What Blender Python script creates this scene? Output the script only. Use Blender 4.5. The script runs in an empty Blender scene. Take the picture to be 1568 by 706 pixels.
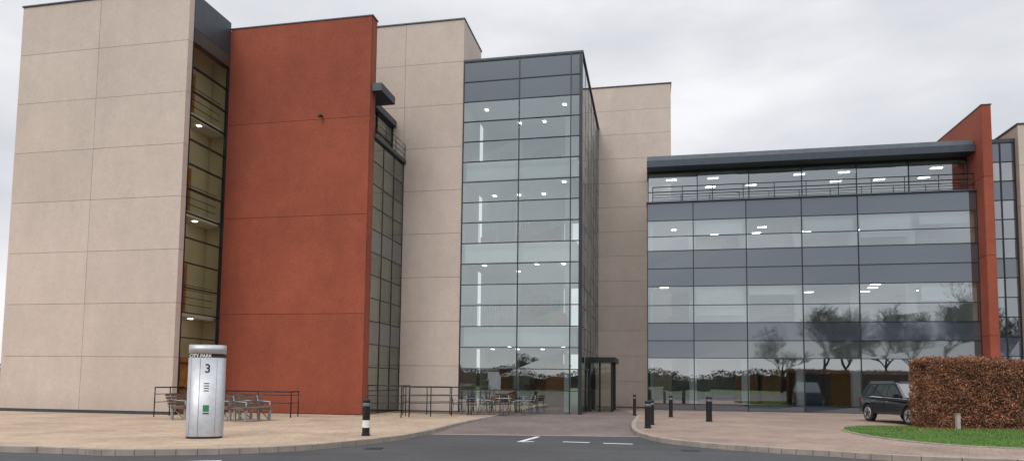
import bpy, bmesh, math, random
from mathutils import Vector, Matrix
random.seed(7)
S=bpy.context.scene
# ---------------------------------------------------------------- materials
def nt(name):
    m=bpy.data.materials.new(name); m.use_nodes=True
    t=m.node_tree; b=t.nodes['Principled BSDF']; return m,t,b
def N(t,typ,**k):
    n=t.nodes.new(typ)
    for a,v in k.items(): setattr(n,a,v)
    return n
def coords(t,scale=(1,1,1)):
    tc=N(t,'ShaderNodeTexCoord'); mp=N(t,'ShaderNodeMapping'); mp.inputs['Scale'].default_value=scale
    t.links.new(tc.outputs['Object'],mp.inputs['Vector']); return mp.outputs['Vector']
def noise(t,vec,scale,detail=4,rough=.55):
    n=N(t,'ShaderNodeTexNoise'); n.inputs['Scale'].default_value=scale; n.inputs['Detail'].default_value=detail
    n.inputs['Roughness'].default_value=rough
    t.links.new(vec,n.inputs['Vector']); return n.outputs['Fac']
def ramp(t,fac,stops):
    r=N(t,'ShaderNodeValToRGB'); e=r.color_ramp.elements
    while len(e)<len(stops): e.new(.5)
    for i,(p,c) in enumerate(stops):
        e[i].position=p; e[i].color=(c[0],c[1],c[2],1) if not isinstance(c,(int,float)) else (c,c,c,1)
    t.links.new(fac,r.inputs['Fac']); return r.outputs['Color']
def mul(t,a,b,fac=1.0,mode='MULTIPLY'):
    m=N(t,'ShaderNodeMix',data_type='RGBA',blend_type=mode); m.inputs[0].default_value=fac
    t.links.new(a,m.inputs[6])
    if hasattr(b,'links') or hasattr(b,'is_linked'): t.links.new(b,m.inputs[7])
    else: m.inputs[7].default_value=(*b,1)
    return m.outputs[2]
def bump(t,b,h,strength,dist=.01):
    n=N(t,'ShaderNodeBump'); n.inputs['Strength'].default_value=strength; n.inputs['Distance'].default_value=dist
    t.links.new(h,n.inputs['Height']); t.links.new(n.outputs['Normal'],b.inputs['Normal'])
def plain(name,col,rough=.6,metal=0,var=.12,scale=3,bmp=0,bscale=60):
    m,t,b=nt(name); v=coords(t)
    f=noise(t,v,scale); lo=tuple(c*(1-var) for c in col); hi=tuple(min(1,c*(1+var)) for c in col)
    t.links.new(ramp(t,f,[(.3,lo),(.7,hi)]),b.inputs['Base Color'])
    b.inputs['Roughness'].default_value=rough; b.inputs['Metallic'].default_value=metal
    if bmp: bump(t,b,noise(t,v,bscale),bmp)
    return m
def wallmat(name,col,var=.06,streak=.05,rough=.8,isl=(.95,1.03),finev=.9):
    m,t,b=nt(name); v=coords(t)
    big=noise(t,v,.35,5,.6); fine=noise(t,v,9,6,.7)
    c=ramp(t,big,[(.3,tuple(x*(1-var) for x in col)),(.7,tuple(x*(1+var) for x in col))])
    c=mul(t,c,ramp(t,fine,[(.3,finev),(.7,1.03)]))
    mid=noise(t,v,2.2,5,.65); c=mul(t,c,ramp(t,mid,[(.3,(1+finev)/2),(.7,1.03)]))
    vs=coords(t,(1.2,1.2,.3)); st=noise(t,vs,.8,6,.6)
    c=mul(t,c,ramp(t,st,[(.35,1-streak),(.62,1.0)]))
    gi=N(t,'ShaderNodeNewGeometry')
    c=mul(t,c,ramp(t,gi.outputs['Random Per Island'],[(0,isl[0]),(1,isl[1])]))
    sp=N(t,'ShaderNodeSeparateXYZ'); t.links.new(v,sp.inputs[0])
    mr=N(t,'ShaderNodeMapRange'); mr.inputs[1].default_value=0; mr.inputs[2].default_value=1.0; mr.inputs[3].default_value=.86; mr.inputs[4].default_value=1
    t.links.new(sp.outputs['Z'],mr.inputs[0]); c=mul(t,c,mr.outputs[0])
    t.links.new(c,b.inputs['Base Color']); b.inputs['Roughness'].default_value=rough
    bump(t,b,fine,.2,.01)
    return m
def glassmat(name,tint,base=.22,gcol=(.85,.93,1),amt=.9,wob=.03):
    m,t,b=nt(name); t.nodes.remove(b); out=[n for n in t.nodes if n.type=='OUTPUT_MATERIAL'][0]
    tr=N(t,'ShaderNodeBsdfTransparent'); tr.inputs[0].default_value=(*tint,1)
    gl=N(t,'ShaderNodeBsdfGlossy'); gl.inputs['Roughness'].default_value=.01
    gi=N(t,'ShaderNodeNewGeometry')
    t.links.new(ramp(t,gi.outputs['Random Per Island'],[(0,tuple(c*.82 for c in gcol)),(1,gcol)]),gl.inputs['Color'])
    fr=N(t,'ShaderNodeFresnel'); fr.inputs['IOR'].default_value=1.5
    mr=N(t,'ShaderNodeMapRange'); mr.inputs[1].default_value=.04; mr.inputs[2].default_value=1; mr.inputs[3].default_value=base; mr.inputs[4].default_value=amt
    t.links.new(fr.outputs[0],mr.inputs[0])
    mx=N(t,'ShaderNodeMixShader'); t.links.new(mr.outputs[0],mx.inputs[0]); t.links.new(tr.outputs[0],mx.inputs[1]); t.links.new(gl.outputs[0],mx.inputs[2])
    v=coords(t); bn=N(t,'ShaderNodeBump'); bn.inputs['Strength'].default_value=wob; bn.inputs['Distance'].default_value=.05
    t.links.new(noise(t,v,.9,1),bn.inputs['Height']); t.links.new(bn.outputs[0],gl.inputs['Normal'])
    t.links.new(mx.outputs[0],out.inputs[0]); return m
def spandmat(name,col,refl=.14):
    m,t,b=nt(name); t.nodes.remove(b); out=[n for n in t.nodes if n.type=='OUTPUT_MATERIAL'][0]
    di=N(t,'ShaderNodeBsdfDiffuse'); gl=N(t,'ShaderNodeBsdfGlossy'); gl.inputs['Color'].default_value=(.88,.94,1,1); gl.inputs['Roughness'].default_value=.03
    gi=N(t,'ShaderNodeNewGeometry')
    t.links.new(ramp(t,gi.outputs['Random Per Island'],[(0,tuple(c*.8 for c in col)),(1,tuple(c*1.2 for c in col))]),di.inputs[0])
    fr=N(t,'ShaderNodeFresnel'); fr.inputs['IOR'].default_value=1.5
    mr=N(t,'ShaderNodeMapRange'); mr.inputs[1].default_value=.04; mr.inputs[2].default_value=1; mr.inputs[3].default_value=refl; mr.inputs[4].default_value=.9
    t.links.new(fr.outputs[0],mr.inputs[0])
    mx=N(t,'ShaderNodeMixShader'); t.links.new(mr.outputs[0],mx.inputs[0]); t.links.new(di.outputs[0],mx.inputs[1]); t.links.new(gl.outputs[0],mx.inputs[2])
    t.links.new(mx.outputs[0],out.inputs[0]); return m
def emis(name,col,s):
    m,t,b=nt(name); b.inputs['Base Color'].default_value=(.8,.8,.8,1)
    b.inputs['Emission Color'].default_value=(*col,1); b.inputs['Emission Strength'].default_value=s; return m
def brickmat(name,c1,c2,mortar,bw,bh,rot=0,dirt=.3,rough=.85,off=.5):
    m,t,b=nt(name); tc=N(t,'ShaderNodeTexCoord'); mp=N(t,'ShaderNodeMapping'); mp.inputs['Rotation'].default_value=(0,0,rot)
    t.links.new(tc.outputs['Object'],mp.inputs[0]); v=mp.outputs[0]
    br=N(t,'ShaderNodeTexBrick'); br.offset=off
    br.inputs['Color1'].default_value=(*c1,1); br.inputs['Color2'].default_value=(*c2,1); br.inputs['Mortar'].default_value=(*mortar,1)
    br.inputs['Scale'].default_value=1; br.inputs['Mortar Size'].default_value=.006; br.inputs['Brick Width'].default_value=bw; br.inputs['Row Height'].default_value=bh
    br.inputs['Bias'].default_value=0
    t.links.new(v,br.inputs['Vector'])
    c=mul(t,br.outputs['Color'],ramp(t,noise(t,v,.45,6,.65),[(.3,1-dirt),(.65,1.05)]))
    c=mul(t,c,ramp(t,noise(t,v,6,4),[(.3,.82),(.7,1.06)]))
    t.links.new(c,b.inputs['Base Color']); b.inputs['Roughness'].default_value=rough
    bump(t,b,noise(t,v,90,2),.25,.005)
    return m

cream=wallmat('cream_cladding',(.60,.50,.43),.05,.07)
cream_d=plain('cream_joint',(.36,.30,.26),.9)  # backing wall colour that shows in the open panel joints
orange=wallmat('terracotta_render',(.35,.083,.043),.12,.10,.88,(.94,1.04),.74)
orange_d=plain('terracotta_joint',(.11,.034,.022),.9)
slate=plain('slate_metal',(.055,.068,.085),.42,.3)
slate_l=plain('slate_metal_light',(.14,.16,.18),.45,.3)
soffit=plain('soffit_brown',(.06,.045,.04),.7)
frame=plain('mullion_dark',(.03,.034,.04),.4,.4)
glass=glassmat('facade_glass',(.82,.90,.87),.40,(.88,.97,.98))
glass_w=glassmat('wing_glass',(.76,.84,.84),.42,(.92,.98,1.0))
glass_s=glassmat('slot_glass',(.80,.82,.70),.10,(.8,.9,.85),.25)
glass_l=glassmat('link_glass',(.50,.58,.52),.42,(.76,.84,.78),.9)
span=spandmat('spandrel_glass',(.055,.066,.082),.18)
span2=spandmat('spandrel_green_glass',(.07,.08,.078),.24)
white=plain('interior_white',(.78,.80,.79),.8,0,.04)
inter=plain('interior_wall',(.58,.59,.56),.85,0,.1,.6)
interd=plain('interior_dark',(.16,.17,.17),.85,0,.2,.5)
tan=plain('interior_tan',(.68,.62,.48),.85,0,.1,.6)
timber=plain('timber',(.45,.20,.07),.5,0,.25,4)
yellow=plain('ochre_panel',(.45,.27,.09),.7)
bluep=plain('blue_panel',(.06,.16,.24),.6)
carpet=plain('carpet',(.07,.08,.09),.95)
lamp=emis('ceiling_light',(1,.97,.9),9)
stair_fill=emis('stair_fill_light',(1,.92,.8),8)  # fill light added to brighten the stair interior behind the slot glass
lampw=emis('down_light',(1,.92,.8),12)
black=plain('black_metal',(.014,.014,.016),.35,.2)
steel=plain('brushed_steel',(.46,.47,.49),.42,.45,.08,8)
steel_d=plain('galvanised_steel',(.30,.30,.30),.5,.4,.1,8)
whitep=plain('white_paint',(.78,.78,.76),.5,0,.05)
greenp=plain('green_sign',(.03,.22,.08),.5)
tim_grey=plain('weathered_timber',(.16,.12,.09),.8,0,.3,6)
cushion=plain('red_fabric',(.3,.05,.04),.8)

# ---------------------------------------------------------------- mesh builder
class MB:
    def __init__(s): s.v=[]; s.f=[]; s.m=[]; s.mats=[]; s.smooth=[]
    def mi(s,mat):
        if mat not in s.mats: s.mats.append(mat)
        return s.mats.index(mat)
    def box(s,x0,x1,y0,y1,z0,z1,mat):
        i=len(s.v)
        s.v+= [(x0,y0,z0),(x1,y0,z0),(x1,y1,z0),(x0,y1,z0),(x0,y0,z1),(x1,y0,z1),(x1,y1,z1),(x0,y1,z1)]
        k=s.mi(mat)
        for f in ((0,3,2,1),(4,5,6,7),(0,1,5,4),(1,2,6,5),(2,3,7,6),(3,0,4,7)):
            s.f.append(tuple(i+a for a in f)); s.m.append(k); s.smooth.append(False)
    def face(s,pts,mat,sm=False):
        i=len(s.v); s.v+=[tuple(p) for p in pts]; s.f.append(tuple(range(i,i+len(pts)))); s.m.append(s.mi(mat)); s.smooth.append(sm)
    def tube(s,p0,p1,r0,mat,r1=None,n=8,caps=True):
        r1=r0 if r1 is None else r1
        p0=Vector(p0); p1=Vector(p1); d=(p1-p0)
        if d.length<1e-6: return
        d.normalize(); u=d.orthogonal().normalized(); w=d.cross(u)
        i=len(s.v); k=s.mi(mat)
        for p,r in ((p0,r0),(p1,r1)):
            for j in range(n):
                a=2*math.pi*j/n; q=p+u*math.cos(a)*r+w*math.sin(a)*r; s.v.append(tuple(q))
        for j in range(n):
            s.f.append((i+j,i+(j+1)%n,i+n+(j+1)%n,i+n+j)); s.m.append(k); s.smooth.append(True)
        if caps:
            s.f.append(tuple(i+j for j in reversed(range(n)))); s.m.append(k); s.smooth.append(False)
            s.f.append(tuple(i+n+j for j in range(n))); s.m.append(k); s.smooth.append(False)
    def lathe(s,prof,mat_of,n=20,cx=0,cy=0,ax='z'):
        for a in range(len(prof)-1):
            (r0,z0),(r1,z1)=prof[a],prof[a+1]
            k=s.mi(mat_of(a)); i=len(s.v)
            for r,z in ((r0,z0),(r1,z1)):
                for j in range(n):
                    t=2*math.pi*j/n
                    if ax=='z': s.v.append((cx+r*math.cos(t),cy+r*math.sin(t),z))
                    else: s.v.append((z,cx+r*math.cos(t),cy+r*math.sin(t)))
            for j in range(n):
                s.f.append((i+j,i+(j+1)%n,i+n+(j+1)%n,i+n+j)); s.m.append(k); s.smooth.append(True)
    def obj(s,name,parent=None,loc=(0,0,0),rz=0,bevel=0,tri=False):
        me=bpy.data.meshes.new(name); me.from_pydata(s.v,[],s.f)
        for m in s.mats: me.materials.append(m)
        me.polygons.foreach_set('material_index',s.m); me.polygons.foreach_set('use_smooth',s.smooth)
        me.update()
        o=bpy.data.objects.new(name,me); S.collection.objects.link(o)
        o.location=loc; o.rotation_euler=(0,0,rz)
        if parent: o.parent=parent
        if bevel:
            b=o.modifiers.new('bevel','BEVEL'); b.width=bevel; b.segments=2; b.limit_method='ANGLE'
        return o
def empty(name,loc=(0,0,0),rz=0):
    o=bpy.data.objects.new(name,None); S.collection.objects.link(o); o.location=loc; o.rotation_euler=(0,0,rz); return o

ANG=-math.radians(11.5)
BLD=empty('office_building',(0,0,0),ANG)
def W(s,t):
    return (s*math.cos(ANG)-t*math.sin(ANG), s*math.sin(ANG)+t*math.cos(ANG))

def clad(b,axis,fixed,face,us,zs,mat,gap=.014,th=.05):
    for i in range(len(us)-1):
        for j in range(len(zs)-1):
            e=random.uniform(0,.004)
            u0,u1=us[i]+gap/2,us[i+1]-gap/2; z0,z1=zs[j]+gap/2,zs[j+1]-gap/2
            if i==0: u0=us[0]
            if i==len(us)-2: u1=us[-1]
            if axis=='x':
                ya,yb=(fixed-th-e,fixed-.002) if face<0 else (fixed+.002,fixed+th+e)
                b.box(u0,u1,ya,yb,z0,z1,mat)
            else:
                xa,xb=(fixed-th-e,fixed-.002) if face<0 else (fixed+.002,fixed+th+e)
                b.box(xa,xb,u0,u1,z0,z1,mat)
def lin(a,b,n): return [a+(b-a)*i/n for i in range(n+1)]
def curtain(name,axis,fixed,face,us,zs,matf,bars=.055,depth=.14,tilt=.006,pr=.045):
    g=MB(); fr=MB()
    for j in range(len(zs)-1):
        for i in range(len(us)-1):
            m=matf(i,j)
            if m is None: continue
            pts=[]
            for (u,z) in ((us[i],zs[j]),(us[i+1],zs[j]),(us[i+1],zs[j+1]),(us[i],zs[j+1])):
                d=random.uniform(-tilt,tilt)
                pts.append((u,fixed+d,z) if axis=='x' else (fixed+d,u,z))
            g.face(pts,m)
    lo,hi=(-pr,depth-pr) if face<0 else (-(depth-pr),pr)
    for u in us:
        if axis=='x': fr.box(u-bars/2,u+bars/2,fixed+lo,fixed+hi,zs[0],zs[-1],frame)
        else: fr.box(fixed+lo,fixed+hi,u-bars/2,u+bars/2,zs[0],zs[-1],frame)
    k=.006
    for z in zs:
        if axis=='x': fr.box(us[0]-bars/2+.003,us[-1]+bars/2-.003,fixed+lo+k,fixed+hi-k,z-bars*.4,z+bars*.4,frame)
        else: fr.box(fixed+lo+k,fixed+hi-k,us[0]-bars/2+.003,us[-1]+bars/2-.003,z-bars*.4,z+bars*.4,frame)
    g.obj(name+'_panes',BLD); fr.obj(name+'_mullions',BLD)

# ================================================================ BUILDING
# ---- left stair tower
x0,x1,y0,y1=-26.87,-18.63,24.07,34.0; zt=17.5
w=MB()
w.box(x0+.05,x1-.05,y0+.05,y0+.35,.02,zt-.05,cream_d)
w.box(x0+.05,x0+.35,y0+.35,y1,.02,zt-.05,cream_d)
w.box(x0+.35,x1-.05,y1-.3,y1,.02,zt-.05,cream_d)
w.box(x0+.35,x1-.35,y0+.36,y1-.3,zt-.5,zt-.1,interd)
w.box(x1-.35,x1-.05,27.4,y1-.3,.02,zt-.05,inter)
cwx=-19.75
for z in (4.2,8.4,12.6):
    w.box(cwx+.01,x1-.3,y0+.36,y1-.31,z-.22,z,white)
w.box(cwx-.2,cwx,y0+.37,y1-.31,.02,zt-.51,tan)
w.box(cwx+.02,x1-.36,27.3,27.38,.02,zt-.52,tan)
for z in (3.97,8.17,12.37,16.98):
    w.box(-19.3,-19.15,25.7,25.85,z-.02,z+.004,stair_fill)  # small glowing boxes added under each floor as interior fill
w.obj('stair_tower_structure',BLD)
b=MB()
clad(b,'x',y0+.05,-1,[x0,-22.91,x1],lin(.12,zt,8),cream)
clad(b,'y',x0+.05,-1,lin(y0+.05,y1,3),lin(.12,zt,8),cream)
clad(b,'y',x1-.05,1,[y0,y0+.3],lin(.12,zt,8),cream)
b.box(x0-.03,x1+.03,y0-.05,y0+.4,zt,zt+.06,slate); b.box(x0-.03,x0+.4,y0+.4,y1,zt,zt+.06,slate)
b.box(x0+.04,x1-.04,y0+.02,y0+.05,0,.12,slate)
b.obj('stair_tower_cladding',BLD)
zs=[.0]+lin(1.05,15.4,14)
curtain('slot_window','y',x1-.02,1,[y0+.32,26.86],zs,lambda i,j:glass_s)
b=MB(); b.box(x1-.4,x1+.02,y0+.31,26.86,16.0,zt,slate)
b.box(x1-.3,x1+.03,y0+.32,26.86,15.42,15.98,soffit)
for z in (.02,4.2,8.4,12.6):
    yy=24.9
    for ya in (yy,yy+.95): b.box(cwx+.01,cwx+.1,ya,ya+.14,z,z+2.15,timber)
    b.box(cwx+.01,cwx+.1,yy+.141,yy+.949,z+2.0,z+2.15,timber)
    b.box(cwx+.01,cwx+.06,yy+.14,yy+.95,z,z+1.99,interd)
    if z>1:
        for zz in (.3,.6,.9,1.1): b.box(x1-.35,x1-.33,y0+.4,26.8,z+zz,z+zz+.025,black)
b.box(x1-.12,x1-.08,24.6,25.6,.02,2.3,timber)
b.obj('slot_fittings',BLD)

# ---- terracotta wall
b=MB()
oz=17.2
b.box(-18.6,-11.84,26.95,27.38,.05,oz-.02,orange_d)
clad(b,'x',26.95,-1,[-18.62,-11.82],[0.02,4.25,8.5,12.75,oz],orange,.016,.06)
b.box(-11.84,-11.80,26.95,27.4,.03,oz,orange)
b.box(-18.6,-11.8,27.381,27.43,.05,oz,orange)
b.box(-18.66,-11.76,26.86,27.46,oz,oz+.05,slate)
b.box(-14.05,-13.98,26.7,26.89,12.85,12.90,orange_d); b.box(-14.09,-13.97,26.6,26.75,12.77,12.85,black)
b.obj('terracotta_wall',BLD)
# ---- block behind terracotta, glazed return
b=MB()
b.box(-18.3,-12.1,27.44,36,-.02,.0,carpet)
for z in (4,8,12):
    b.box(-18.25,-11.98,27.45,36,z-.55,z-.02,white if z<12 else slate)
b.box(-18.26,-11.99,27.46,36,11.99,12.1,slate)
b.box(-14.9,-14.8,27.46,35.9,0,11.4,inter)
b.box(-18.3,-12.9,35.9,36.2,0,14.0,interd)
for z in (3.44,7.44,11.44):
    for y in (29.6,): b.box(-13.3,-13.0,y-.1,y+.1,z-.01,z+.004,lamp)
b.obj('link_block_structure',BLD)
curtain('link_window','y',-11.87,1,[27.42,28.7,29.98,31.25],lin(0,12,12),
   lambda i,j: span2 if j in (3,7) else glass_l,pr=.02)
curtain('link_attic_window','y',-12.5,1,[27.42,29.3,31.25],[12.12,13.0,13.9],lambda i,j:glass_l)
b=MB()
b.box(-16,-11.35,27.0,28.6,13.9,14.24,slate); b.box(-16,-12.3,28.6,33,13.9,14.2,slate)
b.box(-11.95,-11.75,27.42,31.24,12.02,12.2,slate)
for z in (12.45,12.7,12.95): b.tube((-11.8,27.45,z),(-11.8,31.2,z),.012,black,n=6)
for y in lin(27.5,31.2,3): b.tube((-11.8,y,12.1),(-11.8,y,12.95),.016,black,n=6)
b.obj('link_roof',BLD)
# ---- middle cream tower
b=MB(); mz=19.1
b.box(-15.0,-8.96,31.3,34.6,.02,mz-.05,cream_d)
clad(b,'x',31.3,-1,[-15.05,-11.9,-8.91],lin(.05,mz,9),cream)
clad(b,'y',-8.96,1,[31.25,34.65],lin(.05,mz,9),cream)
b.box(-15.08,-8.87,31.2,34.7,mz,mz+.06,slate)
b.obj('lift_tower',BLD)
# ---- glass atrium tower
gx0,gx1,gy0,gy1,gz=-8.88,-3.135,31.27,41.3,16.9
rows=[.0]+[gz-17*0.99+ .99*k for k in range(1,18)]
def gm(i,j): 
    return span if j>=15 else glass
curtain('atrium_front','x',gy0,-1,[gx0,-6.13,-3.66,gx1],rows,gm,bars=.045)
curtain('atrium_side','y',gx1,1,lin(gy0,gy1,6),rows,lambda i,j: span if j>=15 else (None if (j<2 and i in (2,3)) else glass),bars=.045,pr=.008)
b=MB()
b.box(gx0-.03,gx1+.06,gy0-.06,gy1,gz+.03,gz+.12,slate)
b.box(gx0+.1,gx1-.2,gy0+.2,gy1,14.95,gz-.1,interd)
for z in (4.05,8.05,12.05):
    b.box(gx0+.1,gx1-.28,gy0+.3,gy1,z-.93,z,white)
    b.box(gx0+.101,gx1-.29,gy0+.31,gy1,z+.001,z+.02,carpet)
b.box(gx0+.1,gx1-1.5,36.6,36.8,0,14.95,inter)
b.box(-4.2,-3.9,33.6,33.9,0,14.9,white); b.box(-7.2,-6.9,36,36.3,0,14.9,white)
b.box(-8.75,-8.6,34.7,gy1,0,14.9,inter)
for z in (0.02,4.07,8.07,12.07):
    b.box(-6.4,-5.4,36.53,36.59,z,z+2.1,timber)
    b.box(-8.2,-7.4,36.53,36.59,z,z+2.1,timber if z<5 else interd)
    b.box(-5.2,-4.8,36.55,36.59,z+1.2,z+1.8,bluep)
b.box(-5.3,-4.3,35.0,35.6,.02,2.4,timber); b.box(-7.9,-6.8,34.2,34.8,0.02,1.1,timber)
for x in (-8.2,-6.4,-4.9):
    b.box(x,x+.6,32.3,32.9,8.08,8.5,cushion); b.box(x,x+.6,32.85,32.95,8.5,8.9,cushion); b.box(x+.1,x+.8,33.0,33.6,4.08,4.8,timber)
for zc in (3.11,7.11,11.11,14.94):
    for x in (-8.0,-6.7,-5.4,-4.1):
        for y in (32.4,34.4):
            if random.random()<.6:
                b.box(x-.07,x+.07,y-.12,y+.12,zc-.014,zc+.004,lampw)
b.obj('atrium_interior',BLD)
b=MB()
for zf in (4.07,8.07):
    xe=-6.3 if zf<5 else -3.6
    b.tube((gx0+.1,31.62,zf+1.05),(xe,31.62,zf+1.05),.03,black,n=6)
    for x in lin(gx0+.15,xe,int((xe-gx0)/.13)): b.tube((x,31.62,zf),(x,31.62,zf+1.05),.012,black,n=4)
for (za,zb,xa,xb) in ((.0,3.2,-7.6,-4.6),):
    for k in range(14):
        f=k/14; b.box(xa+(xb-xa)*f,xa+(xb-xa)*f+.3,35.7,36.5,za+(zb-za)*f+.02,za+(zb-za)*f+.16,interd)
b.obj('atrium_balustrades',BLD)
b=MB()
px0,px1,py0,py1=gx1+.05,gx1+1.15,34.6,37.6
b.box(px0,px1+.25,py0-.25,py1+.25,2.45,2.72,black)
for (x,y) in ((px1,py0),(px1,py1-.12),(px0,py0),(px0,py1-.12),(px0+.5,py0)): b.box(x,x+.1,y,y+.1,0,2.45,black)
b.box(px0,px0+.08,py0,py1,2.15,2.45,black)
b.box(px1-.02,px1+.12,py0+1.3,py0+1.42,0,2.45,black)
b.face([(px0+.1,py0+.04,.05),(px1,py0+.04,.05),(px1,py0+.04,2.45),(px0+.1,py0+.04,2.45)],glass_s)
b.face([(px1+.05,py0,.05),(px1+.05,py1,.05),(px1+.05,py1,2.45),(px1+.05,py0,2.45)],glass_s)
b.obj('entrance_porch',BLD)
# ---- right cream tower
b=MB(); rz_=19.5
b.box(-3.7,1.2,41.35,46,.02,rz_-.05,cream_d)
clad(b,'x',41.35,-1,[-3.75,1.2],lin(.05,rz_,13),cream)
clad(b,'y',-3.7,-1,[41.3,46],lin(.05,rz_,13),cream)
b.box(-3.8,1.25,41.25,46,rz_,rz_+.06,slate)
b.obj('service_tower',BLD)
# ---- east wing
wx0,wx1,wy=-.188,16.41,38.74
V=[wx0,2.3,5.1,7.95,10.75,wx1]
Z2=[0,.35,2.85,3.8,4.78,5.75,6.8,7.8,8.8,9.6,10.5,11.5]
def wm(i,j):
    if j==0: return span
    if j in (3,6,7,10): return span
    if j==2: return span2 if i!=0 else span
    return glass_w
curtain('wing_front','x',wy,-1,V,Z2,wm,bars=.045)
b=MB()
b.box(wx0,wx0+.12,wy+.05,41.2,0,11.5,slate)
for (za,zb) in ((2.95,4.6),(6.95,8.6),(10.6,11.46)):
    b.box(wx0+.13,wx1,wy+.2,50,za,zb,white)
    b.box(wx0+.14,wx1-.01,wy+.21,50,zb+.001,zb+.02,carpet)
b.box(wx0+.13,wx1,wy+.2,50,-.03,.03,carpet)
b.box(wx0+.13,wx1,49.8,50,0,13.5,inter)
for (za,zb) in ((.03,2.95),(4.62,6.95),(8.62,10.6)):
    b.box(wx0+.13,6,44.5,44.6,za,zb,inter); b.box(9,wx1,46,46.1,za,zb,white)
    for x in V[1:-1]+[13.6]: b.box(x-.2,x+.2,wy+.9,wy+1.3,za,zb,white)
    b.box(wx1-.25,wx1-.02,wy+.25,49,za,zb,white)
    b.box(wx0+.14,wx0+.3,wy+.25,49,za,zb,inter)
rl=random.Random(11)
for (zc,ny) in ((2.945,2),(6.945,3),(10.595,3)):
    for k,x in enumerate((1.0,3.6,6.5,9.3,12.1,15.0)):
        for y in (40.3,41.6,43.2)[:ny]:
            if rl.random()<.72: 
                xx=x+rl.uniform(-.25,.25); b.box(xx-.24,xx+.24,y-.12,y+.12,zc-.012,zc+.01,lamp)
b.box(6.5,7.6,43.5,43.6,.03,2.5,yellow); b.box(8.4,10.2,44.2,44.3,.03,2.6,bluep); b.box(10.5,11.7,44.0,44.1,.03,2.6,yellow)
b.box(4.9,6.2,43.0,43.1,.03,2.2,timber)
for x in (1,3.2,12.5,14.5): b.box(x,x+1.5,41,41.8,.7,.75,timber); b.box(x+.2,x+.9,41.1,41.15,.8,1.25,interd)
for z in (4.62,8.62):
    for x in (1,4,6.6,9.5,12,14): b.box(x,x+1.5,40.5,41.2,z+.7,z+.74,white); b.box(x+.3,x+.9,40.8,40.84,z+.8,z+1.2,interd)
for (a,c_,z0_,z1_) in ((2.45,4.95,5.2,6.9),(5.25,7.8,6.3,6.9),(2.45,4.95,9.7,10.55),(8.1,10.6,9.7,10.55),(10.9,13.4,9.3,10.55),(13.8,16.1,9.9,10.55),(13.8,16.1,5.9,6.9)):
    b.box(a,c_,wy+.22,wy+.225,z0_,z1_,white)
b.obj('wing_interior',BLD)
V3=[wx0+.05,2.0+.6,5.4,8.2,11.0,13.6,wx1]
curtain('wing_attic','x',39.7,-1,V3,[11.5,12.4,13.5],lambda i,j:glass_w,bars=.045)
b=MB()
b.box(wx0+.1,wx1,39.9,50,13.4,13.5,white)
b.box(wx0+.4,wx1,44.5,44.6,11.5,13.4,inter)
for x in lin(1.2,15.4,6):
    for y in (40.8,42.6):
        if rl.random()<.75: b.box(x-.28,x+.28,y-.12,y+.12,13.385,13.402,lamp)
b.obj('wing_attic_interior',BLD)
b=MB()
b.box(wx0-.02,wx1+.0,38.6,50.2,13.56,13.92,slate); b.box(wx0-.01,wx1-.01,38.8,50.2,13.92,14.22,slate_l)
b.box(wx0-.05,wx1,38.62,39.68,11.5,11.58,slate)
b.box(wx0,wx1,49.99,50.3,0,13.5,slate)
b.obj('wing_roof',BLD)
b=MB()
for z in (11.85,12.15,12.45): b.tube((wx0+.3,38.85,z),(wx1,38.85,z),.014 if z<12.4 else .025,black,n=6)
for x in lin(wx0+.3,wx1-.05,10): b.tube((x,38.85,11.55),(x,38.85,12.45),.02,black,n=6)
b.obj('wing_balustrade',BLD)
b=MB(); fz=15.68
b.box(wx1+.06,16.83,37.93,47,.0,fz-.05,orange_d)
clad(b,'x',37.93,-1,[wx1+.04,16.85],[0,4,8,12,fz],orange,.02,.04)
clad(b,'y',wx1+.06,-1,[37.9,42,47],[0,4,8,12,fz],orange,.02,.04)
clad(b,'y',16.83,1,[37.9,42,47],[0,4,8,12,fz],orange,.02,.04)
b.box(wx1,16.9,37.86,47,fz,fz+.05,slate)
b.obj('terracotta_fin',BLD)
curtain('east_link','x',38.9,-1,[16.9,17.65,18.3],lin(0,14.0,14),lambda i,j: span if j in (3,7,11,13) else glass_w)
b=MB(); b.box(16.9,18.35,38.85,39.3,14.02,14.2,slate)
b.box(16.9,18.3,42,42.2,0,13.9,inter)
for z in (3.9,7.9,11.9): b.box(16.9,18.3,39.1,42,z-.5,z,white)
b.box(18.4,27,38.6,48,.02,14.75,cream_d); clad(b,'x',38.6,-1,[18.35,21,27],lin(.05,14.8,7),cream); clad(b,'y',18.4,-1,[38.55,41],lin(.05,14.8,7),cream)
b.box(18.3,27.05,38.5,48,14.8,14.87,slate)
b.obj('east_tower',BLD)

# ================================================================ GROUND
def poly(name,pts,z,mat,zf=None):
    bm=bmesh.new(); vs=[bm.verts.new((p[0],p[1],zf(p) if zf else z)) for p in pts]
    f=bm.faces.new(vs); f.normal_update()
    if f.normal.z<0: f.normal_flip()
    bmesh.ops.triangulate(bm,faces=[f])
    me=bpy.data.meshes.new(name); bm.to_mesh(me); bm.free(); me.materials.append(mat)
    o=bpy.data.objects.new(name,me); S.collection.objects.link(o); return o
def smooth(pts,n=8):
    out=[]; P=[Vector(p) for p in pts]
    for i in range(len(P)-1):
        p0=P[max(i-1,0)];p1=P[i];p2=P[i+1];p3=P[min(i+2,len(P)-1)]
        for k in range(n):
            t=k/n; out.append(.5*((2*p1)+(-p0+p2)*t+(2*p0-5*p1+4*p2-p3)*t*t+(-p0+3*p1-3*p2+p3)*t**3))
    out.append(P[-1]); return [tuple(p) for p in out]
m,t,bs=nt('asphalt'); v=coords(t)
c=ramp(t,noise(t,v,.35,6,.65),[(.3,(.038,.039,.042)),(.7,(.066,.067,.070))])
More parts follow.
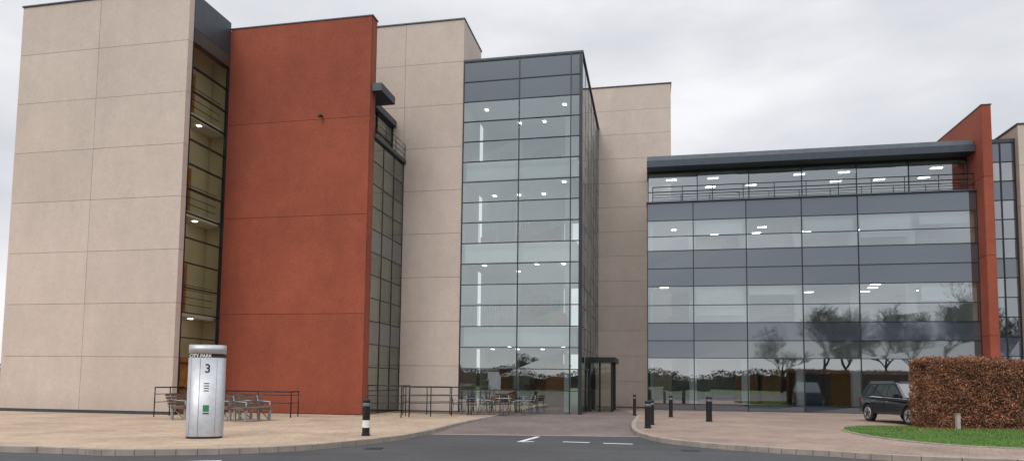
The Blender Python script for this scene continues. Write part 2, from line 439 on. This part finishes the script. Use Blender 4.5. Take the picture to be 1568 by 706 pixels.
c=mul(t,c,ramp(t,noise(t,v,55,3,.7),[(.3,.6),(.7,1.35)]))
vs_=coords(t,(.15,2.5,1)); c=mul(t,c,ramp(t,noise(t,vs_,1.2,4),[(.35,.82),(.65,1.1)]))
t.links.new(c,bs.inputs['Base Color']); bs.inputs['Roughness'].default_value=.78
bump(t,bs,noise(t,v,120,2),.5,.006); asphalt=m
forecourt=brickmat('forecourt_paving',(.52,.395,.28),(.45,.34,.24),(.28,.22,.165),.6,.45,ANG,.3)
block=brickmat('block_paving',(.18,.135,.125),(.225,.17,.155),(.10,.08,.075),.2,.1,ANG+.785,.3)
pinkpave=brickmat('pink_block_paving',(.38,.275,.215),(.31,.225,.18),(.18,.14,.115),.3,.15,ANG+.785,.34)
kerbm=plain('kerb_concrete',(.30,.26,.22),.85,0,.2,2.5,.3)
grassm,t,bs=nt('lawn'); v=coords(t)
t.links.new(ramp(t,noise(t,v,1.2,6),[(.3,(.055,.12,.02)),(.7,(.10,.19,.035))]),bs.inputs['Base Color']); bs.inputs['Roughness'].default_value=.9
fieldm=plain('field',(.06,.09,.035),.95,0,.25,.05)
def sheet(name,x0,x1,y0,y1,z,mat): return poly(name,[(x0,y0),(x1,y0),(x1,y1),(x0,y1)],z,mat)
sheet('ground',-900,900,-900,900,-.14,fieldm)
sheet('road',-70,70,-22,30,-.12,asphalt)
LK=smooth([(-60,16.5),(-25,15.6),(-10.8,14.6),(-8.1,14.2),(-5.1,15.2),(-3.2,18.0),(-2.4,20.8),(-1.85,24),(-.9,28.4),(-.5,30.5)])
RK=smooth([(5.9,32),(5.0,28),(4.3,24.6),(3.85,21.3),(4.05,18.8),(5.1,17.1),(6.9,15.8),(10.4,14.2),(25,11.5),(60,8)])
poly('forecourt_pavement',LK+[(-.5,60),(-60,60)],0,forecourt)
poly('wing_pavement',RK+[(60,60),(5.9,60)],0,pinkpave)
sl=lambda p: -.116+(p[1]-20.7)/(29.2-20.7)*.118
poly('block_paved_drive',[(-3,20.7),(5.5,20.7),(5.5,29.2),(-3,29.2)],0,block,sl)
poly('block_paved_entrance',[(-.75,29.2),(5.3,29.2),(5.9,32),(5.9,44),(-.5,44),(-.5,30.5)],.004,block)
poly('block_paved_terrace',[W(-11.7,29.5),W(-3,29.5),W(-3,31.2),W(-11.7,31.2)],.003,block)
def sweep(name,pts,wd,z0,z1,side,mat,gap=.9):
    b=MB(); P=[Vector(p) for p in pts]
    res=[P[0]]; 
    for i in range(len(P)-1):
        a,c=P[i],P[i+1]; L=(c-a).length; n=max(1,round(L/gap))
        for k in range(1,n+1): res.append(a+(c-a)*k/n)
    R=[]
    for i in range(len(res)):
        d=(res[min(i+1,len(res)-1)]-res[max(i-1,0)]).normalized(); R.append((res[i],Vector((-d.y,d.x))*side))
    for i in range(len(R)-1):
        (p,n1),(q,n2)=R[i],R[i+1]; g=(q-p)*.008
        p=p+g;q=q-g
        A=[p-n1*.01,q-n2*.01,q+n2*wd,p+n1*wd]; e=random.uniform(-.003,.003)
        idx=len(b.v); b.v+=[(a.x,a.y,z0) for a in A]+[(a.x,a.y,z1+e) for a in A]
        for f in ((0,3,2,1),(4,5,6,7),(0,1,5,4),(1,2,6,5),(2,3,7,6),(3,0,4,7)):
            b.f.append(tuple(idx+k for k in f)); b.m.append(b.mi(mat)); b.smooth.append(False)
    return b.obj(name,bevel=.012)
sweep('kerb',LK,.15,-.2,.012,1,kerbm); sweep('kerb',RK,.15,-.2,.012,1,kerbm)
poly('kerb_channel',[(-2.6,20.5),(4.0,20.5),(4.0,20.72),(-2.6,20.72)],-.112,kerbm)
G=smooth([(11.6,23.9),(10.9,22.6),(10.5,20.2),(10.95,17.6),(13.0,16.4),(18,15.1),(40,12)])
poly('lawn',G+[(40,27),(13.2,25.3)],.03,grassm)
sweep('lawn_edging',G,.06,-.02,.035,-1,kerbm)
def inpoly(x,y,P):
    c=False; j=len(P)-1
    for i in range(len(P)):
        if (P[i][1]>y)!=(P[j][1]>y) and x<(P[j][0]-P[i][0])*(y-P[i][1])/(P[j][1]-P[i][1])+P[i][0]: c=not c
        j=i
    return c
gb,t,bs=nt('grass_blades'); gi=N(t,'ShaderNodeNewGeometry')
c=ramp(t,gi.outputs['Random Per Island'],[(0,(.05,.12,.014)),(.6,(.10,.22,.03)),(1,(.20,.27,.07))])
v=coords(t); c=mul(t,c,ramp(t,noise(t,v,.9,5),[(.3,.75),(.7,1.15)]))
t.links.new(c,bs.inputs['Base Color']); bs.inputs['Roughness'].default_value=.7
vv=[];ff=[]; GP=G+[(40,27),(13.2,25.3)]
while len(ff)<50000:
    x=random.uniform(10.4,21); y=random.uniform(14.3,24.6)
    if not inpoly(x,y,GP): continue
    a=random.uniform(0,6.28); h=random.uniform(.025,.07); wv=.006; lx,ly=random.gauss(0,.02),random.gauss(0,.02)
    i=len(vv); vv+=[(x-wv*math.cos(a),y-wv*math.sin(a),.03),(x+wv*math.cos(a),y+wv*math.sin(a),.03),(x+lx,y+ly,.03+h)]; ff.append((i,i+1,i+2))
me=bpy.data.meshes.new('lawn_grass'); me.from_pydata(vv,[],ff); me.materials.append(gb)
o=bpy.data.objects.new('lawn_grass',me); S.collection.objects.link(o)
mk,t,bs=nt('road_paint'); v=coords(t)
t.links.new(ramp(t,noise(t,v,18,5,.7),[(.32,(.25,.25,.25)),(.5,(.72,.72,.70))]),bs.inputs['Base Color']); bs.inputs['Roughness'].default_value=.7
b=MB()
def strip(p,q,wd,z=-.116):
    p=Vector(p);q=Vector(q); d=(q-p).normalized(); n=Vector((-d.y,d.x))*wd/2
    b.face([(*(p-n),z),(*(q-n),z),(*(q+n),z),(*(p+n),z)],mk)
strip((-6.95,12.55),(-6.25,12.85),.12); strip((-6.3,13.3),(-5.65,13.55),.12)
strip((1.4,18.6),(2.1,18.45),.15); strip((2.45,18.3),(3.2,18.15),.15)
strip((.22,18.4),(.8,20.2),.14); strip((.22,18.4),(.62,18.6),.12)
strip((-11,9.5),(-9.5,10.4),.1); strip((-14,7.5),(-12.5,8.5),.1)
b.obj('road_markings')
iron=plain('cast_iron',(.05,.045,.04),.6,.5)
for (x,y) in ((-3.2,16.2),(4.3,16.6)):
    b=MB()
    b.box(-.2,.2,-.2,.2,-.13,-.113,iron)
    for k in range(5): b.box(-.16+k*.08,-.13+k*.08,-.16,.16,-.113,-.108,black)
    b.obj('drain_cover',loc=(x,y,0))
# ================================================================ STREET FURNITURE
def bollard(x,y,h=.95,r=.1,band=True,z=0):
    b=MB()
    prof=[(r*1.15,0),(r*1.15,.05),(r,.06),(r,h*.22),(r,h*.22+.001),(r,h*.42),(r,h*.42+.001),(r,h*.78),(r*1.12,h*.80),(r*1.12,h*.86),(r,h*.88),(r,h*.96),(r*.8,h*.99),(.001,h)]
    b.lathe(prof,lambda a: whitep if (band and 4<=a<=5) else (slate_l if a in (8,9) else black),18)
    return b.obj('bollard',loc=(x,y,z))
bollard(-3.86,18.4,.98,.1)
bollard(4.5,22.7,.9,.1,False); bollard(4.98,24.5,.88,.1,False); bollard(5.55,31,.95,.07,False); bollard(6.95,30,.95,.085,False); bollard(7.75,27,.98,.115,False)
T=empty('information_totem',(-7.62,17.2,0),math.radians(12))
hw,hd=.43,.3
def sup(a,e=.75):
    c,s_=math.cos(a),math.sin(a); return (hw*math.copysign(abs(c)**e,c),hd*math.copysign(abs(s_)**e,s_))
b=MB(); n=48; k=b.mi(steel)
def ring(z,sc): 
    i=len(b.v)
    for j in range(n):
        x,y=sup(2*math.pi*j/n); b.v.append((x*sc,y*sc,z))
    return i
def skin(i,j_,mt):
    k=b.mi(mt)
    for j in range(n): b.f.append((i+j,i+(j+1)%n,j_+(j+1)%n,j_+j)); b.m.append(k); b.smooth.append(True)
r0=ring(0,.97);r1=ring(.05,.97);skin(r0,r1,black)
r2=ring(.05,1);r3=ring(1.98,1);skin(r2,r3,steel)
r4=ring(1.98,.985);r5=ring(2.08,.985);skin(r4,r5,black); skin(r3,r4,steel)
r6=ring(2.08,1);r7=ring(2.3,1);skin(r6,r7,steel);skin(r5,r6,steel)
r8=ring(2.3,.9); skin(r7,r8,steel); b.f.append(tuple(r8+j for j in range(n))); b.m.append(k); b.smooth.append(False)
b.obj('totem_body',T)
def surf_y(x): return -hd*(max(0,1-abs(x/hw)**(2/.75)))**(.75/2)
b=MB()
def vpatch(x0,x1,z0,z1,mt,off=.004):
    m_=8
    for i in range(m_):
        a=x0+(x1-x0)*i/m_; c=x0+(x1-x0)*(i+1)/m_
        b.face([(a,surf_y(a)-off,z0),(c,surf_y(c)-off,z0),(c,surf_y(c)-off,z1),(a,surf_y(a)-off,z1)],mt,True)
vpatch(-.105,-.098,.06,1.97,black); vpatch(.0,.14,.66,.82,greenp); vpatch(.0,.14,.6,.63,frame)
vpatch(-.32,-.316,.06,1.97,frame); vpatch(.28,.284,.06,1.97,frame)
for z in (1.16,1.22,1.28,1.34): vpatch(.0,.12,z,z+.02,frame)
b.obj('totem_panels',T)
def text(s_,size,x,z,mt,name,off=.006):
    cu=bpy.data.curves.new(name,'FONT'); cu.body=s_; cu.size=size; cu.resolution_u=3; cu.extrude=0; cu.offset=.002
    o=bpy.data.objects.new(name,cu); S.collection.objects.link(o); bpy.context.view_layer.update()
    me=bpy.data.meshes.new_from_object(o.evaluated_get(bpy.context.evaluated_depsgraph_get())); bpy.data.objects.remove(o)
    for v_ in me.vertices:
        X,Y=v_.co.x+x,v_.co.y+z; v_.co=(X,surf_y(X)-off,Y)
    me.materials.clear(); me.materials.append(mt)
    o=bpy.data.objects.new(name,me); S.collection.objects.link(o); o.parent=T
text('3',.3,.0,1.62,black,'digit'); text('CITY PARK',.11,-.38,1.99,whitep,'title',.0)
def bench(x,y,rz):
    E=empty('bench',(x,y,0),rz); b=MB()
    for sx in (-.55,.55):
        b.box(sx-.03,sx+.03,-.3,-.22,0,.44,steel_d); b.box(sx-.03,sx+.03,.2,.28,0,.44,steel_d)
        b.box(sx-.03,sx+.03,-.3,.28,.385,.449,steel_d)
        b.tube((sx,.22,.44),(sx,.37,.88),.03,steel_d); b.tube((sx,-.26,.44),(sx,-.26,.66),.025,steel_d); b.tube((sx,-.28,.66),(sx,.29,.68),.025,steel_d)
        b.tube((sx,-.26,.02),(sx,.22,.4),.02,steel_d)
    b.obj('frame',E); b=MB()
    for k in range(5): b.box(-.8,.8,-.3+k*.11,-.2+k*.11,.45,.485,tim_grey)
    for k in range(4):
        yy=.235+k*.036; zz=.52+k*.1; b.box(-.8,.8,yy,yy+.025,zz,zz+.08,tim_grey)
    b.obj('slats',E)
bench(-9.85,24.6,math.radians(72)); bench(-9.0,24.0,math.radians(66)); bench(-11.6,24.8,math.radians(80))
def railing(name,pts,h=1.1,mids=(.55,.85),step=1.3,z=0):
    b=MB()
    for i in range(len(pts)-1):
        p=Vector((*pts[i],z)); q=Vector((*pts[i+1],z)); n=max(1,round((q-p).length/step))
        for hh in (h,)+tuple(mids): b.tube(p+Vector((0,0,hh)),q+Vector((0,0,hh)),.024 if hh==h else .014,black)
        for k in range(n+1):
            r=p+(q-p)*k/n; b.tube(r,r+Vector((0,0,h)),.022,black)
    return b.obj(name)
railing('railing',[(-11.2,27.0),(-8.4,26.3),(-8.4,27.2)],.98)
railing('railing',[(-5.75,27.6),(-4.35,27.3),(-4.35,29.5)],1.25)
railing('railing',[(-4.1,27.7),(-2.5,28.9),(-1.9,30.6)],1.2)
railing('railing',[(-4.6,29.3),(-2.7,30.4)],1.2)
railing('railing',[(-13.4,25.9),(-13.0,27.4)],1.1,step=.7)
def chair(x,y,rz):
    b=MB()
    for sx in (-.2,.2):
        b.tube((sx,-.22,0),(sx,-.18,.45),.013,steel_d,n=6); b.tube((sx,.24,0),(sx,.17,.45),.013,steel_d,n=6); b.tube((sx,.17,.45),(sx,.27,.85),.013,steel_d,n=6)
        b.tube((sx,-.18,.62),(sx,.22,.64),.013,steel_d,n=6); b.tube((sx,-.18,.45),(sx,-.18,.62),.013,steel_d,n=6)
    b.box(-.21,.21,-.2,.2,.44,.465,frame)
    for k in range(3): b.box(-.2,.2,.19+k*.03,.2+k*.03,.55+k*.1,.62+k*.1,frame)
    b.obj('cafe_chair',loc=(x,y,0.004),rz=rz)
def table(x,y):
    b=MB(); b.lathe([(.001,.74),(.38,.74),(.38,.715),(.001,.715)],lambda a:steel_d,24); b.tube((0,0,.02),(0,0,.72),.03,steel_d); b.lathe([(.24,0),(.24,.015),(.03,.03)],lambda a:frame,20)
    b.obj('cafe_table',loc=(x,y,0.004))
table(-1.75,30.3); table(-.35,30.0)
chair(-2.4,30.4,1.5); chair(-1.2,30.5,-1.3); chair(-1.7,29.7,3.1); chair(-.95,29.95,1.7); chair(.3,30.1,-1.6); chair(-.3,30.6,.1); chair(.75,30.4,-1.2)

# ================================================================ CAR
paint,t,bs=nt('car_paint'); bs.inputs['Base Color'].default_value=(.03,.034,.042,1); bs.inputs['Metallic'].default_value=.5; bs.inputs['Roughness'].default_value=.28; bs.inputs['Coat Weight'].default_value=1
cglass,t,bs=nt('car_glass'); bs.inputs['Base Color'].default_value=(.04,.045,.048,1); bs.inputs['Roughness'].default_value=.03; bs.inputs['Specular IOR Level'].default_value=1.0; bs.inputs['Coat Weight'].default_value=1; bs.inputs['Coat Roughness'].default_value=.02
rub=plain('tyre',(.02,.02,.02),.85); alloy=plain('alloy',(.55,.56,.58),.3,.8); red=plain('tail_lamp',(.3,.01,.01),.2); lens=plain('head_lamp',(.7,.72,.75),.1,.3)
CAR=empty('parked_car',(15.75,27.3,0),math.radians(3))
hwid=.90; wb=1.34; wr=.35
def arch(cy): return [(cy+ (wr+.06)*math.cos(a), max(.2,wr+(wr+.06)*math.sin(a))) for a in [math.pi*k/10 for k in range(0,11)]]
prof=[(-2.12,.28)]
prof+= [(p[0],p[1]) for p in reversed(arch(-wb))]
prof+= [(p[0],p[1]) for p in reversed(arch(wb))]
prof+=[(2.1,.3),(2.16,.55),(2.12,.85),(2.02,1.02),(1.2,1.04),(-.95,1.0),(-1.5,.95),(-1.95,.83),(-2.14,.68),(-2.18,.45)]
bm=bmesh.new()
L=[bm.verts.new((-hwid,p[0],p[1])) for p in prof]; R=[bm.verts.new((hwid,p[0],p[1])) for p in prof]
bm.faces.new(L); bm.faces.new(list(reversed(R)))
for i in range(len(prof)):
    j=(i+1)%len(prof); bm.faces.new((L[j],L[i],R[i],R[j]))
for v_ in bm.verts:
    if abs(v_.co.y)>1.7: v_.co.x*=1-.16*((abs(v_.co.y)-1.7)/.48)**1.5
    if v_.co.z>.9: v_.co.x*=.965
bmesh.ops.recalc_face_normals(bm,faces=bm.faces)
me=bpy.data.meshes.new('body'); bm.to_mesh(me); bm.free(); me.materials.append(paint)
o=bpy.data.objects.new('body',me); S.collection.objects.link(o); o.parent=CAR; bv=o.modifiers.new('b','BEVEL'); bv.width=.05; bv.segments=3; bv.limit_method='ANGLE'; bv.angle_limit=.5
def prism(name,base,top,mt,bev=.04):
    b=MB(); (a0,a1,aw,az),(t0,t1,tw,tz)=base,top
    vs=[(-aw,a0,az),(aw,a0,az),(aw,a1,az),(-aw,a1,az),(-tw,t0,tz),(tw,t0,tz),(tw,t1,tz),(-tw,t1,tz)]
    for f in ((0,3,2,1),(4,5,6,7),(0,1,5,4),(1,2,6,5),(2,3,7,6),(3,0,4,7)): b.face([vs[k] for k in f],mt)
    ob=b.obj(name,CAR); 
    bm=bmesh.new(); bm.from_mesh(ob.data); bmesh.ops.remove_doubles(bm,verts=bm.verts,dist=1e-4); bm.to_mesh(ob.data); bm.free()
    if bev: m_=ob.modifiers.new('b','BEVEL'); m_.width=bev; m_.segments=3
    return ob
prism('cabin',(-1.05,2.0,.85,.99),(-.25,1.62,.64,1.6),paint,.06)
b=MB()
def sidepane(y0,y1,yt0,yt1,s_):
    def X(z): return s_*(.85-(.85-.64)*(z-.99)/.61+.004)
    z0,z1=1.05,1.5
    b.face([(X(z0),y0,z0),(X(z0),y1,z0),(X(z1),yt1,z1),(X(z1),yt0,z1)],cglass)
for s_ in (-1,1):
    sidepane(-.8,.1,-.25,.1,s_); sidepane(.16,.95,.16,.92,s_); sidepane(1.0,1.6,.98,1.4,s_)
def endpane(yb,yt,s_):
    sl_=lambda z,yb=yb,yt=yt: yb+(yt-yb)*(z-.99)/.61+s_*.012
    b.face([(-.76,sl_(1.03),1.03),(.76,sl_(1.03),1.03),(.6,sl_(1.54),1.54),(-.6,sl_(1.54),1.54)],cglass)
endpane(-1.05,-.25,-1); endpane(2.0,1.62,1)
b.obj('windows',CAR)
b=MB()
for s_ in (-1,1):
    for cy in (-wb,wb):
        for (r,mt,xa,xb) in ((wr,rub,.68,.89),(.24,alloy,.88,.905)):
            b.lathe([(.001,s_*xa),(r*.93,s_*xa),(r,s_*(xa+.02)),(r,s_*(xb-.02)),(r*.93,s_*xb),(.001,s_*xb)],lambda a:mt,24,cy,wr,'x')
        for k in range(5):
            a=k*2*math.pi/5+.3
            b.tube((s_*.909,cy,wr),(s_*.909,cy+.2*math.cos(a),wr+.2*math.sin(a)),.02,frame,n=5)
b.obj('wheels',CAR)
b=MB()
for s_ in (-1,1):
    b.box(min(s_*.86,s_*1.04),max(s_*.86,s_*1.04),-.74,-.62,1.0,1.15,paint)
    b.box(min(s_*.5,s_*.76),max(s_*.5,s_*.76),-2.16,-2.0,.66,.78,lens)
    b.box(min(s_*.6,s_*.79),max(s_*.6,s_*.79),2.0,2.17,.75,.98,red)
    for yy in (.12,.97): b.box(min(s_*.898,s_*.904),max(s_*.898,s_*.904),yy,yy+.012,.4,.97,black)
    for yy in (-.1,.8): b.box(min(s_*.9,s_*.92),max(s_*.9,s_*.92),yy,yy+.16,.84,.87,alloy)
    b.box(min(s_*.62,s_*.66),max(s_*.62,s_*.66),-.1,1.5,1.62,1.65,alloy)
b.box(-.45,.45,-2.2,-2.17,.5,.62,black); b.box(-.26,.26,-2.215,-2.2,.36,.46,whitep)
b.obj('trim',CAR)

# ================================================================ HEDGE
hl,t,bs=nt('beech_hedge_leaves'); gi=N(t,'ShaderNodeNewGeometry')
c=ramp(t,gi.outputs['Random Per Island'],[(0,(.09,.032,.016)),(.45,(.27,.10,.05)),(.85,(.42,.19,.10)),(1,(.55,.34,.22))])
v=coords(t); c=mul(t,c,ramp(t,noise(t,v,1.6,4),[(.3,.55),(.65,1.15)]))
t.links.new(c,bs.inputs['Base Color']); bs.inputs['Roughness'].default_value=.7
core=plain('hedge_core',(.045,.022,.012),.95,0,.4,6)
H=empty('hedge'); 
hx0,hx1,hy0,hy1,hh=14.4,27,23.7,24.9,2.38
b=MB(); b.box(hx0+.15,hx1-.1,hy0+.15,hy1-.15,0,hh-.15,core); b.obj('hedge_core',H)
vv=[];ff=[]
import mathutils
def leaf(x,y,z,s_):
    q=mathutils.Euler((random.uniform(0,6.28),random.uniform(0,6.28),random.uniform(0,6.28))).to_matrix()
    i=len(vv)
    for p in ((-s_*.6,0,0),(0,-s_*.38,.2*s_),(s_*.8,0,0),(0,s_*.38,.2*s_)):
        w_=q@Vector(p); vv.append((x+w_.x,y+w_.y,z+w_.z))
    ff.append((i,i+1,i+2,i+3))
from mathutils import noise as mn
def wob(a,c_): return .14*mn.noise(Vector((a*1.1,c_*1.3,3)))+.1*mn.noise(Vector((a*4,c_*4,7)))
for k in range(65000):
    r=random.random(); d=abs(random.gauss(0,.07))
    xx=hx0+(hx1-hx0)*random.random()**1.5
    if r<.55:
        z=random.uniform(.02,hh); leaf(xx,hy0+d-wob(xx,z)+.04*(z>hh-.15),z,random.uniform(.03,.06))
    elif r<.82:
        y=random.uniform(hy0,hy1); leaf(xx,y,hh-d+wob(xx,y)+.12*random.random()**3,random.uniform(.03,.06))
    elif r<.92:
        y=random.uniform(hy0,hy1); z=random.uniform(.02,hh); leaf(hx0+d-wob(y,z)+.12*(z/hh)**6,y,z,random.uniform(.03,.06))
    else:
        z=random.uniform(.02,hh); leaf(xx,hy1-d+wob(xx,z),z,random.uniform(.03,.055))
me=bpy.data.meshes.new('leaves'); me.from_pydata(vv,[],ff); me.materials.append(hl)
o=bpy.data.objects.new('leaves',me); S.collection.objects.link(o); o.parent=H
vv=[];ff=[]
for k in range(500):
    x=random.uniform(12.5,22); y=hy0-abs(random.gauss(0,1.0)); leaf(x,y,.07,random.uniform(.03,.05))
me=bpy.data.meshes.new('fallen_leaves'); me.from_pydata(vv,[],ff); me.materials.append(hl)
o=bpy.data.objects.new('fallen_leaves',me); S.collection.objects.link(o)
b=MB(); b.box(-.06,.06,-.06,.06,0,.5,plain('concrete_post',(.4,.36,.32),.8)); b.box(-.07,.07,-.07,.07,.5,.54,kerbm); b.obj('marker_post',loc=(15.15,23.4,.03))

# ================================================================ BARE TREES behind the viewpoint (seen mirrored in the glass)
bark=plain('bark',(.025,.02,.016),.9,0,.3,3)
def tree(x,y,h,seed):
    rnd=random.Random(seed); b=MB()
    def br(p,d,L,r,lv):
        n=3 if lv<3 else 2
        for k in range(n):
            d2=(d+Vector((rnd.gauss(0,.12),rnd.gauss(0,.12),rnd.gauss(.03,.08)))).normalized(); q=p+d2*L/n
            r2=max(.015,r*(1-.22*(k+1)/n*1.5))
            b.tube(p,q,r,bark,r2,n=6 if lv<2 else 3,caps=False)
            if lv<5 and (k>0 or lv>0):
                for _ in range(2 if lv<4 else 3):
                    az=rnd.uniform(0,6.28); sp=rnd.uniform(.45,.95)
                    side=Vector((math.cos(az),math.sin(az),rnd.uniform(.1,.6))); nd=(d2*(1-sp*.4)+side*sp).normalized()
                    br(q,nd,L*rnd.uniform(.52,.72),r2*.68,lv+1)
            p,d,r=q,d2,r2
    br(Vector((0,0,-.1)),Vector((0,0,1)),h*.5,h*.022,0)
    b.obj('bare_tree',loc=(x,y,0))
for i,(x,y,h) in enumerate(((12,-42,9),(18.5,-38,12.5),(23,-44,12.5),(26.5,-40,12.5),(35,-42,14.5),(41,-44,12),(31,-46,11))):
    tree(x,y,h,i+3)
tl=plain('distant_foliage',(.03,.03,.02),.95,0,.4,.4)
def treeline(name,pts,n,h,sz):
    global vv,ff
    vv=[];ff=[]
    def top(x,y): return h*(.75+.5*mn.noise(Vector((x*.07,y*.07,1)))+.3*mn.noise(Vector((x*.4,y*.4,5))))
    for i in range(len(pts)-1):
        a,c_=pts[i],pts[i+1]; m_=120
        for k in range(m_):
            P_=[]
            for f in (k/m_,(k+1)/m_):
                x=a[0]+(c_[0]-a[0])*f; y=a[1]+(c_[1]-a[1])*f; P_.append((x,y,top(x,y)*.72))
            i0=len(vv); vv+=[(P_[0][0],P_[0][1],-.2),(P_[1][0],P_[1][1],-.2),P_[1],P_[0]]; ff.append((i0,i0+1,i0+2,i0+3))
    for k in range(n):
        i=random.randrange(len(pts)-1); f=random.random(); a,c_=pts[i],pts[i+1]
        x=a[0]+(c_[0]-a[0])*f; y=a[1]+(c_[1]-a[1])*f
        z=top(x,y)*random.random()**.6
        leaf(x+random.gauss(0,.6),y+random.gauss(0,1.0),z,random.uniform(*sz))
    me=bpy.data.meshes.new(name); me.from_pydata(vv,[],ff); me.materials.append(tl)
    o=bpy.data.objects.new(name,me); S.collection.objects.link(o)
treeline('distant_treeline',[(-160,-60),(-60,-75),(40,-70),(150,-55)],40000,5.0,(.15,.4))
treeline('distant_treeline',[(-200,60),(-110,150),(0,180),(140,150),(220,50)],12000,5,(.3,.8))

# ================================================================ LIGHT
wd=bpy.data.worlds.new('World'); S.world=wd; wd.use_nodes=True; t=wd.node_tree
for n_ in list(t.nodes): t.nodes.remove(n_)
out=N(t,'ShaderNodeOutputWorld'); sky=N(t,'ShaderNodeTexSky'); sky.sky_type='NISHITA'; sky.sun_disc=False
EL=math.radians(42); AZ=math.radians(205)
sky.sun_elevation=EL; sky.sun_rotation=AZ
b1=N(t,'ShaderNodeBackground'); b1.inputs[1].default_value=.06; t.links.new(sky.outputs[0],b1.inputs[0])
tc=N(t,'ShaderNodeTexCoord'); mp=N(t,'ShaderNodeMapping'); mp.inputs['Scale'].default_value=(1,1,3.0); mp.inputs['Location'].default_value=(.35,.1,.2)
t.links.new(tc.outputs['Generated'],mp.inputs[0])
n1=noise(t,mp.outputs[0],2.1,7,.52)
c=ramp(t,n1,[(.3,(.66,.68,.73)),(.5,(.85,.86,.90)),(.66,(1.06,1.06,1.08))])
sp=N(t,'ShaderNodeSeparateXYZ'); t.links.new(tc.outputs['Generated'],sp.inputs[0])
mr=N(t,'ShaderNodeMapRange'); mr.interpolation_type='SMOOTHSTEP'; mr.inputs[1].default_value=.42; mr.inputs[2].default_value=1; mr.inputs[3].default_value=1; mr.inputs[4].default_value=2.4
t.links.new(sp.outputs['Z'],mr.inputs[0])
b2=N(t,'ShaderNodeBackground'); t.links.new(c,b2.inputs[0]); t.links.new(mr.outputs[0],b2.inputs[1])
mx=N(t,'ShaderNodeMixShader'); mx.inputs[0].default_value=.88; t.links.new(b1.outputs[0],mx.inputs[1]); t.links.new(b2.outputs[0],mx.inputs[2]); t.links.new(mx.outputs[0],out.inputs[0])
sl_=bpy.data.lights.new('sun','SUN'); sl_.energy=1.2; sl_.angle=math.radians(25); sl_.color=(1,.97,.93)
so=bpy.data.objects.new('sun',sl_); S.collection.objects.link(so)
dirv=Vector((math.sin(AZ)*math.cos(EL),math.cos(AZ)*math.cos(EL),math.sin(EL)))
so.rotation_euler=dirv.to_track_quat('Z','Y').to_euler(); so.location=(0,0,30)
# ================================================================ CAMERA
cd=bpy.data.cameras.new('camera'); cam=bpy.data.objects.new('camera',cd); S.collection.objects.link(cam)
cd.sensor_width=36; cd.lens=36*1050/1568; cd.shift_y=154/1568; cd.clip_end=3000
M=Matrix.Rotation(math.radians(90+4.12),4,'X')@Matrix.Rotation(.0114,4,'Z')
cam.matrix_world=Matrix.Translation((0,0,1.5))@M
S.camera=cam
S.view_settings.view_transform='Standard'; S.view_settings.look='None'; S.view_settings.exposure=0
